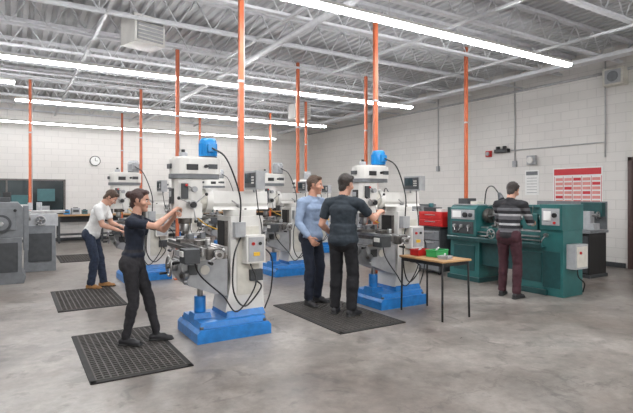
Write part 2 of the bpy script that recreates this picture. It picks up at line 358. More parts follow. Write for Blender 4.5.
# ---------------------------------------------------------------- knee mill
def mill(u,v,motor='motor',rz=-math.pi/2,basec='blue',dro=True):
    b=MB()
    b.prism([(-.43,0),(.39,0),(.39,.10),(.36,.135),(-.40,.135),(-.43,.10)],'x',-.35,.35,basec)
    b.box((0,-.02,.165),(.62,.74,.06),basec,tp=(.95,.96)); b.box((0,.15,.225),(.46,.46,.07),basec,tp=(.88,.92)); b.box((0,-.29,.22),(.2,.2,.06),basec,tp=(.85,.85))
    for sx in(-.3,.3):
        for sy in(-.37,.33): b.cyl((sx,sy,.13),(sx,sy,.16),.022,'iron',seg=8)
    # column
    b.prism([(-.08,.25),(.37,.25),(.36,.62),(.36,1.27),(-.02,1.27),(-.02,.55)],'x',-.20,.20,'white')
    b.prism([(.05,.42),(.31,.42),(.31,1.16),(.05,1.16)],'x',-.21,.21,'cream')
    b.bb(-.12,.12,-.05,.0,.42,1.22,'iron')
    b.bb(-.10,.10,-.056,-.05,.86,1.22,'rubber')
    # knee
    b.prism([(-.05,.82),(-.54,.82),(-.54,.66),(-.47,.57),(-.22,.47),(-.05,.42)],'x',-.185,.185,'lgrey')
    b.bb(-.17,.17,-.52,-.05,.82,.845,'steel')
    b.cyl((0,-.29,.22),(0,-.29,.42),.06,basec); b.cyl((0,-.29,.40),(0,-.29,.62),.03,'steel')
    b.cyl((.185,-.3,.72),(.2,-.3,.72),.05,'cream'); b.bb(.185,.2,-.48,-.38,.68,.78,'dgrey')
    # saddle/table
    b.bb(-.22,.22,-.50,-.14,.845,.905,'lgrey')
    y0,y1=-.47,-.21; pr=[(y0,.91),(y0,.995)]
    for ys in(-.415,-.34,-.265): pr+=[(ys-.009,.995),(ys-.009,.97),(ys+.009,.97),(ys+.009,.995)]
    pr+=[(y1,.995),(y1,.91)]
    b.prism(pr,'x',-.60,.60,'steel')
    b.bb(-.60,.60,-.485,-.47,.92,.96,'iron')
    for sx in(-1,1):
        b.bb(min(sx*.60,sx*.66),max(sx*.60,sx*.66),-.43,-.25,.885,.985,'iron')
        b.crank((sx*.71,-.34,.935),(sx,0,0),.12,.6 if sx>0 else 2.2)
    b.bb(.42,.60,-.63,-.485,.85,.985,'dgrey'); b.box((.51,-.635,.94),(.1,.02,.05),'white')
    b.cyl((0,-.54,.76),(0,-.59,.76),.055,'steel'); b.wheel((0,-.62,.76),(0,-1,0),.10)
    b.crank((.21,-.53,.68),(.5,-1,0),.14,-1.2); b.cyl((-.19,-.3,.7),(-.22,-.3,.7),.03,'black')
    # vise
    b.box((-.05,-.34,1.015),(.16,.34,.04),'iron'); b.box((-.05,-.26,1.06),(.15,.05,.07),'grey'); b.box((-.05,-.39,1.055),(.15,.06,.06),'grey'); b.cyl((-.05,-.42,1.035),(-.05,-.53,1.035),.012,'steel'); b.box((-.05,-.32,1.08),(.06,.08,.03),'steel')
    b.bb(.22,.34,-.43,-.29,.995,1.04,'iron'); b.cyl((.4,-.34,.995),(.4,-.34,1.06),.03,'steel'); b.bb(-.45,-.3,-.42,-.3,.995,1.03,'dgrey')
    # turret, ram, head
    b.cyl((0,.17,1.27),(0,.17,1.34),.185,'white',seg=32)
    for i in range(6):
        t=i*math.pi/3; b.cyl((.16*math.cos(t),.17+.16*math.sin(t),1.34),(.16*math.cos(t),.17+.16*math.sin(t),1.355),.014,'iron',seg=6)
    b.prism([(-.13,1.34),(.13,1.34),(.10,1.38),(.115,1.41),(.10,1.54),(-.10,1.54),(-.115,1.41),(-.10,1.38)],'y',-.18,.46,'white')
    b.cyl((0,.46,1.45),(0,.50,1.45),.07,'dgrey')
    b.cyl((.12,.1,1.38),(.18,.1,1.38),.02,'steel'); b.cyl((.17,.1,1.38),(.19,.0,1.44),.008,'steel')
    b.cyl((0,-.18,1.44),(0,-.25,1.44),.135,'white',seg=28); b.cyl((0,-.25,1.44),(0,-.32,1.44),.115,'cream',seg=28)
    b.prism([(-.11,-.30),(.11,-.30),(.125,-.42),(.10,-.55),(.05,-.58),(-.05,-.58),(-.10,-.55),(-.125,-.42)],'z',1.26,1.67,'white')
    b.cyl((0,-.45,1.20),(0,-.45,1.26),.072,'iron',seg=24); b.cyl((0,-.45,1.12),(0,-.45,1.20),.045,'steel'); b.cyl((0,-.45,1.09),(0,-.45,1.12),.03,'iron',seg=14); b.cyl((0,-.45,1.04),(0,-.45,1.09),.008,'steel',seg=8)
    b.box((0,-.59,1.49),(.10,.03,.16),'black'); b.box((0,-.608,1.51),(.07,.006,.06),'lgrey'); b.cyl((0,-.6,1.34),(0,-.66,1.34),.012,'steel'); b.wheel((-.03,-.63,1.35),(0,-1,0),.045,knob=False,r=.007)
    b.cyl((-.06,-.60,1.26),(-.06,-.60,1.46),.008,'steel',seg=8)
    # feed lever (operator's right)
    hz=1.40
    b.cyl((.12,-.43,hz),(.21,-.43,hz),.045,'steel'); b.cyl((.21,-.43,hz),(.235,-.43,hz),.032,'black')
    for t in(1.15,3.25,5.4):
        e=(.24,-.43-.17*math.sin(t),hz+.17*math.cos(t)); b.cyl((.22,-.43,hz),e,.007,'steel',seg=8); b.sph(e,.018,'black',6)
    b.cyl((.12,-.40,1.56),(.18,-.40,1.56),.03,'lgrey'); b.cyl((.17,-.40,1.56),(.19,-.49,1.60),.007,'steel',seg=8); b.sph((.19,-.49,1.60),.014,'red',6)
    b.cyl((-.12,-.42,1.52),(-.19,-.42,1.52),.03,'lgrey'); b.sph((-.2,-.46,1.54),.016,'black',6)
    b.bb(.125,.15,-.53,-.46,1.46,1.62,'dgrey')
    # belt housing + motor
    b.prism(stad(-.62,-.08,.145),'z',1.67,1.72,'grey'); b.prism(stad(-.61,-.07,.155),'z',1.72,1.88,'white'); b.prism(stad(-.58,-.10,.125),'z',1.88,1.90,'white')
    b.box((.158,-.42,1.79),(.012,.12,.06),'black'); b.cyl((.155,-.28,1.80),(.2,-.28,1.80),.018,'black')
    b.box((.157,-.2,1.80),(.008,.1,.05),'dgrey'); b.box((0,-.615,1.80),(.12,.02,.05),'dgrey')
    b.cyl((0,-.47,1.90),(0,-.47,1.95),.045,'lgrey'); b.cyl((0,-.47,1.95),(0,-.47,1.98),.02,'black')
    my=-.2
    b.cyl((0,my,1.90),(0,my,1.915),.095,'dgrey',seg=28); b.cyl((0,my,1.915),(0,my,2.08),.092,motor,seg=28)
    for i in range(24):
        t=i*math.pi/12; b.box((.093*math.cos(t),my+.093*math.sin(t),1.99),(.012,.004,.13),motor,rot=(0,0,t))
    b.cyl((0,my,2.08),(0,my,2.11),.092,motor,r2=.075,seg=28); b.box((.11,my,2.0),(.05,.08,.08),motor)
    if dro:
        b.cyl((.10,.30,1.53),(.10,.30,1.62),.014,'lgrey'); b.cyl((.10,.30,1.62),(.22,.24,1.66),.012,'lgrey')
        b.box((.24,.24,1.66),(.32,.10,.20),'lgrey'); b.box((.24,.187,1.66),(.28,.008,.16),'dgrey'); b.box((.19,.182,1.68),(.15,.006,.10),'screen')
        for i in range(3):
            for k in range(3): b.box((.295+i*.022,.182,1.63+k*.03),(.014,.006,.018),'white')
    # electrics on right side
    b.box((.265,.22,.92),(.13,.22,.30),'white'); b.box((.335,.22,.92),(.01,.18,.26),'lgrey'); b.cyl((.34,.18,.98),(.355,.18,.98),.018,'red',seg=12); b.cyl((.34,.26,.98),(.355,.26,.98),.018,'black',seg=12); b.box((.345,.22,.87),(.012,.07,.04),'yellow')
    b.box((.245,.06,1.13),(.08,.12,.16),'lgrey'); b.box((.235,.26,.63),(.06,.14,.12),'dgrey')
    b.cyl((-.24,.2,.85),(-.24,.2,1.05),.05,'lgrey')
    b.tube(cr([(.13,my,2.0),(.24,-.08,1.88),(.26,.06,1.5),(.245,.07,1.2)]),.009,'black')
    b.tube(cr([(.24,.08,1.05),(.32,-.03,.85),(.36,-.05,.5),(.31,.10,.32),(.32,.28,.5),(.25,.26,.57)]),.009,'black')
    b.tube(cr([(.26,.18,.77),(.36,.20,.55),(.34,.0,.28),(.30,-.14,.45),(.42,-.42,.70),(.46,-.50,.86)]),.008,'black')
    b.tube(cr([(.25,.32,.95),(.26,.44,.8),(.2,.46,.45),(.2,.38,.24)]),.008,'black')
    b.tube(cr([(-.1,.25,1.0),(-.3,-.1,1.15),(-.2,-.3,1.28),(-.05,-.4,1.16)]),.007,'yellow')
    b.tube(cr([(.28,.24,1.56),(.25,.28,1.35),(.22,.34,1.1),(.24,.3,.8)]),.006,'black')
    return b.obj('knee_milling_machine',(u,v,0),rz)
mill(1.98,5.13); mill(4.47,5.30); mill(2.0,9.15,'lgrey'); mill(4.45,8.3,'lgrey'); mill(4.4,11.25,'lgrey',dro=False); mill(4.4,14.4,'motor',dro=False); mill(6.7,11.0,'lgrey')

# ---------------------------------------------------------------- engine lathe
def lathe(u,v,rz=-math.pi/2,c='green',base='dgreen',L=2.4,endbox=True,name='engine_lathe'):
    b=MB(); h=L/2
    b.box((-h+.33,.02,.36),(.66,.56,.72),c,tp=(.97,.92)); b.box((h-.26,.02,.36),(.5,.54,.72),c,tp=(.97,.92))
    b.box((-h+.33,.02,.04),(.72,.62,.08),base); b.box((h-.26,.02,.04),(.56,.6,.08),base)
    b.box((-h+.33,-.25,.4),(.46,.02,.44),base); b.box((h-.26,-.24,.4),(.36,.02,.44),base)
    b.bb(-h+.6,h-.45,-.18,.28,.30,.68,base)
    b.prism([(-.36,.76),(-.34,.70),(.34,.70),(.36,.76),(.34,.78),(.3,.72),(-.3,.72),(-.34,.78)],'x',-h+.02,h-.02,base)
    b.bb(-h+.1,h-.02,-.14,.16,.74,.93,c)
    for y in(-.125,-.05,.07,.145): b.prism([(y-.018,.93),(y,.955),(y+.018,.93)],'x',-h+.6,h-.03,'steel')
    b.prism([(-.24,.78),(.24,.78),(.24,1.27),(.20,1.32),(-.18,1.32),(-.24,1.26)],'x',-h,-h+.58,c)
    b.bb(-h-.09,-h,-.22,.22,.72,1.28,base); b.bb(-h+.03,-h+.55,-.252,-.24,1.07,1.24,'lgrey')
    b.bb(-h+.06,-h+.26,-.258,-.252,1.10,1.22,'paper'); b.cyl((-h+.36,-.25,1.15),(-h+.36,-.29,1.15),.045,'black'); b.cyl((-h+.48,-.25,1.15),(-h+.48,-.29,1.15),.035,'dgrey')
    b.bb(-h+.05,-h+.53,-.25,-.24,.82,1.03,'dgrey')
    for xx,a in((.12,.5),(.28,-.4),(.44,.2)):
        b.cyl((-h+xx,-.24,.95),(-h+xx,-.29,.95),.03,'steel'); e=(-h+xx+.1*math.sin(a),-.31,.95-.1*math.cos(a)); b.cyl((-h+xx,-.28,.95),e,.008,'steel',seg=8); b.sph(e,.018,'black',6)
    b.bb(-h+.05,-h+.5,-.2,.15,1.32,1.34,'lgrey'); b.bb(-h+.08,-h+.30,-.12,.1,1.34,1.44,'dgrey'); b.bb(-h+.34,-h+.5,-.1,.06,1.34,1.39,'cream')
    b.cyl((-h+.58,0,1.14),(-h+.62,0,1.14),.075,'steel',seg=24); b.cyl((-h+.62,0,1.14),(-h+.72,0,1.14),.125,'iron',seg=32)
    for i in range(3):
        t=i*2.094+.5; b.box((-h+.735,.06*math.sin(t),1.14+.06*math.cos(t)),(.04,.03,.07),'steel',rot=(-t,0,0))
    b.cyl((-h+.72,0,1.14),(-h+1.0,0,1.14),.022,'steel')
    b.tube([(-h+.67,.17*math.sin(a),1.14+.17*math.cos(a)) for a in [x*.25 for x in range(-1,9)]],.006,'steel')
    for z,r in((.86,.014),(.80,.012),(.755,.01)): b.cyl((-h+.55,-.19,z),(h-.08,-.19,z),r,'steel',seg=10)
    b.bb(h-.12,h-.04,-.22,-.14,.73,.9,c)
    x=.12
    b.bb(x-.2,x+.2,-.2,.2,.955,1.0,'iron'); b.bb(x-.18,x+.18,-.30,-.2,.72,.98,c); b.wheel((x-.1,-.34,.86),(0,-1,0),.075); b.cyl((x+.08,-.3,.80),(x+.08,-.36,.80),.015,'steel'); b.sph((x+.12,-.36,.86),.016,'black',6)
    b.bb(x-.07,x+.07,-.26,.2,1.0,1.05,'iron'); b.wheel((x,-.30,1.02),(0,-1,0),.055,r=.008); b.box((x+.04,-.02,1.08),(.2,.09,.06),'iron',rot=(0,0,.5)); b.crank((x+.18,-.1,1.08),(1,-.5,0),.06)
    b.box((x-.04,-.02,1.13),(.09,.09,.07),'steel'); b.cyl((x-.04,-.02,1.16),(x-.04,-.02,1.2),.014,'steel'); b.cyl((x-.04,-.02,1.2),(x-.13,-.1,1.23),.008,'steel')
    x=h-.40
    b.bb(x-.12,x+.14,-.08,.08,.955,1.2,c)
    b.cyl((x-.22,0,1.14),(x+.16,0,1.14),.045,'steel'); b.cyl((x-.28,0,1.14),(x-.22,0,1.14),.008,'steel',r2=.03); b.wheel((x+.20,0,1.14),(1,0,0),.09); b.cyl((x,.0,1.2),(x+.05,-.06,1.33),.009,'steel')
    b.bb(-h+.6,h,.28,.30,.74,1.30,c); b.bb(-h+.6,h,.24,.30,1.28,1.31,base)
    b.tube(cr([(-h+.4,.2,1.32),(-h+.45,.2,1.6),(-h+.7,.05,1.65),(-h+.9,-.02,1.5)]),.011,'black'); b.cyl((-h+.88,-.01,1.53),(-h+.95,-.04,1.42),.03,'dgrey',r2=.055)
    if endbox:
        b.bb(h-.10,h+.26,-.24,.26,0,.98,c); b.bb(h-.10,h+.26,-.26,.28,.98,1.36,c); b.bb(h-.06,h+.22,-.27,-.26,1.05,1.3,'lgrey')
        b.bb(h-.03,h+.09,-.277,-.27,1.12,1.26,'paper'); b.cyl((h+.15,-.27,1.2),(h+.15,-.30,1.2),.035,'black'); b.cyl((h+.15,-.27,1.09),(h+.15,-.3,1.09),.018,'red',seg=12)
        b.bb(h-.06,h+.22,-.25,-.24,.12,.66,base)
        b.cyl((h+.02,-.26,.9),(h+.02,-.31,.9),.03,'steel'); b.cyl((h+.02,-.3,.9),(h-.03,-.34,.8),.008,'steel'); b.sph((h-.03,-.34,.8),.018,'black',6)
        b.bb(h+.26,h+.40,-.16,.16,.42,.78,'lgrey'); b.bb(h+.40,h+.41,-.13,.13,.45,.75,'cream'); b.cyl((h+.41,-.06,.66),(h+.43,-.06,.66),.02,'red',seg=12)
        b.tube(cr([(h+.33,0,.42),(h+.35,0,.3),(h+.38,.1,.2),(h+.3,.2,.05)]),.01,'black')
    return b.obj(name,(u,v,0),rz)
lathe(7.02,5.38,L=1.9)
lathe(7.15,8.35,L=2.0,c='lgrey',base='grey',endbox=False)
b=MB()
b.box((0,0,.40),(1.4,.56,.80),'black'); b.box((0,0,.03),(1.44,.6,.06),'dgrey')
for x in(-.46,0,.46): b.box((x,-.285,.42),(.42,.012,.66),'dgrey'); b.cyl((x+.14,-.29,.45),(x+.14,-.32,.45),.012,'steel')
b.box((0,0,.83),(1.46,.62,.05),'grey'); b.bb(-.65,.68,-.1,.1,.86,.98,'lgrey')
b.prism([(-.18,.88),(.18,.88),(.18,1.25),(.12,1.3),(-.12,1.3),(-.18,1.25)],'x',-.68,-.28,'green'); b.cyl((-.28,0,1.12),(-.2,0,1.12),.09,'iron',seg=24)
b.bb(-.05,.2,-.22,.14,.98,1.04,'iron'); b.box((.06,0,1.09),(.08,.08,.08),'steel'); b.wheel((.0,-.26,.92),(0,-1,0),.06)
b.bb(.42,.6,-.07,.07,.98,1.2,'lgrey'); b.cyl((.36,0,1.13),(.66,0,1.13),.03,'steel'); b.wheel((.7,0,1.13),(1,0,0),.06)
b.bb(-.7,.72,.26,.29,.86,1.38,'grey'); b.bb(.3,.7,.14,.26,1.1,1.36,'dgreen')
b.obj('bench_lathe',(9.05,5.6,0),-math.pi/2)

# large grey lathe at left
b=MB()
b.prism([(-1.9,0),(.35,0),(.38,.12),(.32,.2),(.32,.78),(-1.9,.78)],'y',-.35,.35,'grey')
b.prism([(-.62,.78),(.34,.78),(.34,1.28),(.26,1.38),(-.52,1.38),(-.62,1.3)],'y',-.32,.3,'grey')
b.bb(-.50,.24,-.335,-.32,.90,1.28,'grey'); b.bb(-.52,.26,-.365,-.35,.2,.70,'dgrey')
b.cyl((.02,-.33,1.02),(.02,-.38,1.02),.15,'dgrey',seg=32); b.cyl((.02,-.38,1.02),(.02,-.40,1.02),.11,'grey',seg=32); b.cyl((.02,-.4,1.02),(.02,-.43,1.02),.04,'steel')
b.cyl((.22,-.33,1.24),(.22,-.37,1.24),.025,'black'); b.cyl((-.3,-.33,1.2),(-.3,-.37,1.2),.045,'steel'); b.cyl((-.3,-.36,1.2),(-.38,-.39,1.1),.01,'steel'); b.sph((-.38,-.39,1.1),.02,'black',6)
b.bb(-1.9,-.62,-.18,.18,.78,1.0,'lgrey'); b.cyl((-.62,0,1.15),(-.75,0,1.15),.16,'iron',seg=28)
b.bb(.34,.42,-.26,.26,.55,1.32,'grey'); b.cyl((.42,0,1.12),(.46,0,1.12),.07,'steel')
b.box((-.1,0,1.42),(.5,.3,.08),'dgrey'); b.box((.1,.05,1.5),(.12,.14,.1),'black')
b.obj('large_grey_lathe',(-.22,10.02,0),0,bevel=.012)
b=MB()
b.box((0,0,.45),(.55,.6,.9),'grey',tp=(.96,.96)); b.box((0,0,1.0),(.62,.5,.24),'lgrey'); b.cyl((0,-.26,1.0),(0,-.31,1.0),.09,'grey'); b.wheel((0,-.33,1.0),(0,-1,0),.09); b.bb(-.2,.2,-.315,-.3,.2,.75,'dgrey'); b.box((0,0,1.16),(.9,.16,.06),'steel')
b.cyl((0,.2,1.1),(0,.2,1.35),.05,'lgrey')
b.obj('surface_grinder',(.42,11.3,0),0)

def bench(u,v,L,rz=0):
    b=MB(); b.box((0,0,.86),(L,.7,.05),'wood')
    n=max(2,int(L/1.2)+1)
    for i in range(n):
        x=-L/2+.06+(L-.12)*i/(n-1)
        for y in(-.3,.3): b.box((x,y,.42),(.06,.06,.84),'dgrey')
        b.box((x,0,.15),(.05,.6,.05),'dgrey')
    b.box((0,0,.25),(L-.1,.55,.03),'dgrey'); b.box((0,.3,.72),(L-.1,.03,.2),'dgrey')
    return b.obj('workbench',(u,v,0),rz)
bench(2.4,17.4,2.6); bench(5.7,17.4,3.0); bench(9.0,17.4,2.6)
def clutter(u,v,z,L,name='bench_clutter'):
    b=MB(); x=-L/2
    cols=['lgrey','dgrey','black','teal','cream','grey','motor','red','white','green']
    while x<L/2:
        w=random.uniform(.12,.4);h=random.uniform(.1,.45);c=random.choice(cols); y=random.uniform(-.08,.1)
        if random.random()<.6:
            b.box((x+w/2,y,h/2),(w*.9,.3,h),c); b.box((x+w/2,y-.155,h*.55),(w*.6,.01,h*.4),'dgrey'); b.box((x+w/2,y,h+.01),(w*.5,.15,.02),'black')
        else:
            b.cyl((x+w/2,y,0),(x+w/2,y,h),w*.3,c); b.cyl((x+w/2,y,h),(x+w/2,y,h+.04),w*.12,'dgrey')
        x+=w+random.uniform(.02,.15)
    b.obj(name,(u,v,z))
clutter(2.4,17.4,.885,2.2); clutter(5.7,17.4,.885,2.7); clutter(9.0,17.4,.885,2.3)
def toolcab(u,v,rz,name='tool_cabinet'):
    b=MB(); b.box((0,0,.46),(.66,.46,.8),'dgrey'); 
    for i in range(4): b.box((0,-.235,.17+i*.19),(.60,.015,.17),'grey'); b.box((0,-.248,.22+i*.19),(.36,.015,.02),'steel')
    for sx in(-.27,.27):
        for sy in(-.18,.18): b.cyl((sx-.015,sy,.035),(sx+.015,sy,.035),.035,'black',seg=12)
    b.box((0,0,.88),(.68,.48,.04),'black')
    b.box((0,.02,1.04),(.62,.34,.28),'red'); 
    for i in range(2): b.box((0,-.155,.965+i*.13),(.56,.012,.11),'red'); b.box((0,-.165,.99+i*.13),(.28,.01,.015),'steel')
    b.box((-.10,.02,1.22),(.28,.22,.08),'dgrey'); b.box((.17,0,1.21),(.14,.2,.06),'white'); b.cyl((-.15,.02,1.26),(-.15,.02,1.34),.05,'teal')
    b.obj(name,(u,v,0),rz)
toolcab(6.95,6.86,-math.pi/2)
b=MB(); tx,ty=.50,.76
b.box((0,0,.705),(tx,ty,.022),'wood'); b.box((0,0,.69),(tx-.02,ty-.02,.012),'black')
for sx in(-1,1):
    for sy in(-1,1): b.cyl((sx*(tx/2-.03),sy*(ty/2-.03),.69),(sx*(tx/2-.02),sy*(ty/2-.02),.0),.013,'black',seg=10)
for sx in(-1,1): b.box((sx*(tx/2-.03),0,.665),(.02,ty-.08,.035),'black')
for sy in(-1,1): b.box((0,sy*(ty/2-.03),.665),(tx-.08,.02,.035),'black')
b.obj('work_table',(4.52,4.49,0),0,bevel=.003)
def crate(u,v,z,c,d,rz=0,nm='parts_bin'):
    b=MB(); x,y,h=d; t=.006
    b.bb(-x/2,x/2,-y/2,y/2,0,t,c)
    for s_ in(-1,1): b.box((s_*(x/2-t/2),0,h/2),(t,y,h),c); b.box((0,s_*(y/2-t/2),h/2),(x,t,h),c); b.box((s_*(x/2),0,h-.008),(.014,y+.014,.014),c); b.box((0,s_*(y/2),h-.008),(x+.014,.014,.014),c)
    b.box((0,0,h*.5),(x*.8,y*.8,h*.5),'iron'); b.cyl((-x*.2,0,h*.6),(x*.2,y*.1,h+.02),.012,'steel')
    b.obj(nm,(u,v,z),rz,bevel=.002)
crate(4.50,4.72,.717,'red',(.22,.15,.08)); crate(4.58,4.50,.717,'cgreen',(.24,.16,.09),.1); crate(4.48,4.27,.717,'lgrey',(.14,.12,.04),.3)

# ---------------------------------------------------------------- people
class Body:
    def __init__(s): s.p=[]; s.hp=[]
    def prim(s,A,B,ra,rb,tag,side=None,sx=1,sy=1,sz=1,axis=None,hand=False):
        A=np.array(A,float);B=np.array(B,float); w=B-A; L=np.linalg.norm(w)
        w=np.array(axis,float) if (axis is not None) else w
        w=w/np.linalg.norm(w)
        sd=np.array(side if side is not None else (1,0,0),float); sd=sd-w*sd.dot(w)
        if np.linalg.norm(sd)<1e-3: sd=np.array((0,1,0.)); sd=sd-w*sd.dot(w)
        sd/=np.linalg.norm(sd); f=np.cross(w,sd)
        (s.hp if hand else s.p).append((A,w,sd,f,L,ra,rb,sx,sy,sz,tag))
def prim_mesh(pr,n=18,k=5):
    A,w,sd,f,L,ra,rb,sx,sy,sz,tag=pr; rings=[]
    for i in range(k): a=-math.pi/2+(i+.35)/(k)*math.pi/2; rings.append((ra*math.sin(a)*sz,ra*math.cos(a)))
    rings.append((0,ra))
    if L>1e-6:
        for q in range(1,5): rings.append((L*q/4,ra+(rb-ra)*q/4))
    for i in range(k): a=(i+.65)/(k)*math.pi/2; rings.append((L+rb*math.sin(a)*sz,rb*math.cos(a)))
    vs=[A-w*ra*sz]
    for z,r in rings:
        for j in range(n):
            t=2*math.pi*j/n; vs.append(A+w*z+sd*(r*sx*math.cos(t))+f*(r*sy*math.sin(t)))
    vs.append(A+w*(L+rb*sz)); fs=[]
    for j in range(n): fs.append((0,1+(j+1)%n,1+j))
    for i in range(len(rings)-1):
        for j in range(n): fs.append((1+i*n+j,1+i*n+(j+1)%n,1+(i+1)*n+(j+1)%n,1+(i+1)*n+j))
    o=1+(len(rings)-1)*n; e=len(vs)-1
    for j in range(n): fs.append((e,o+j,o+(j+1)%n))
    return vs,fs
def remesh(prims,vox,sm):
    vs=[];fs=[]
    for p in prims:
        a,b_=prim_mesh(p); o=len(vs); vs+=[tuple(q) for q in a]; fs+=[[i+o for i in f] for f in b_]
    me=bpy.data.meshes.new('tmp'); me.from_pydata(vs,[],fs); ob=bpy.data.objects.new('tmp',me); COL.objects.link(ob)
    r=ob.modifiers.new('r','REMESH'); r.mode='VOXEL'; r.voxel_size=vox; r.adaptivity=0
    s_=ob.modifiers.new('s','SMOOTH'); s_.factor=.5; s_.iterations=sm
    dg=bpy.context.evaluated_depsgraph_get(); e=ob.evaluated_get(dg); m2=e.to_mesh()
    n=len(m2.vertices); co=np.empty(n*3); m2.vertices.foreach_get('co',co); no=np.empty(n*3); m2.vertices.foreach_get('normal',no)
    polys=[list(p.vertices) for p in m2.polygons]; e.to_mesh_clear()
    bpy.data.objects.remove(ob); bpy.data.meshes.remove(me)
    return co.reshape(-1,3),no.reshape(-1,3),polys
def classify(P,prims):
    best=np.full(len(P),1e9); idx=np.zeros(len(P),int); tags=[]
    for pr in prims:
        A,w,sd,f,L,ra,rb,sx,sy,sz,tag=pr
        if tag not in tags: tags.append(tag)
        d=P-A; a=d@w; b_=d@sd; c=d@f
        t=np.clip(a/L,0,1) if L>1e-6 else np.zeros(len(P)); r=ra+(rb-ra)*t; da=a-t*L
        val=(np.sqrt((da/sz)**2+(b_/sx)**2+(c/sy)**2)-r)*min(sx,sy,sz,1)
        if tag=='lip': val=val-.004
        if tag=='brow': val=val-.002
        k=val<best; best[k]=val[k]; idx[k]=tags.index(tag)
    return [tags[i] for i in idx]
def ik(a,b_,l1,l2,pole):
    a=V(a);b_=V(b_);d=b_-a;n=d.normalized();L=min(d.length,(l1+l2)*.998);L=max(L,abs(l1-l2)+.02)
    c=(l1*l1+L*L-l2*l2)/(2*l1*L); c=max(-1,min(1,c)); h=l1*math.sqrt(1-c*c)
    p=V(pole); p=(p-n*p.dot(n)).normalized()
    return a+n*(l1*c)+p*h, a+n*L
def hand(B,w,d,nrm,thumb,curl,tag='skin'):
    d=V(d).normalized(); nrm=V(nrm); nrm=(nrm-d*nrm.dot(d)).normalized(); sd=V(thumb); sd=(sd-d*sd.dot(d)-nrm*sd.dot(nrm)).normalized(); w=V(w)
    B.prim(w-d*.03,w+d*.01,.027,.027,tag,side=sd,sx=1,sy=.8,hand=True)
    B.prim(w+d*.01,w+d*.075,.030,.040,tag,side=sd,sx=1,sy=.42,sz=.5,hand=True)
    for i,(o,ln) in enumerate(((.032,.076),(.011,.086),(-.011,.080),(-.031,.062))):
        p=w+d*.078+sd*o; fd=(d+sd*o*4.0).normalized(); ang=0
        for q,fr in enumerate((.42,.32,.26)):
            ang+=curl*(.55,.8,.6)[q]+.05*i; dd=fd*math.cos(ang)+nrm*math.sin(ang); e=p+dd*(ln*fr)
            B.prim(p,e,.0098-.0008*q,.0092-.0008*q,tag,hand=True); p=e
    p=w+d*.028+sd*.030; t1=(d*.75+sd*.75+nrm*.25).normalized(); e=p+t1*.042; B.prim(p,e,.014,.011,tag,hand=True)
    t2=(d*1.0+sd*(.35-.5*curl)+nrm*(.3+.5*curl)).normalized(); B.prim(e,e+t2*.033,.011,.009,tag,hand=True)
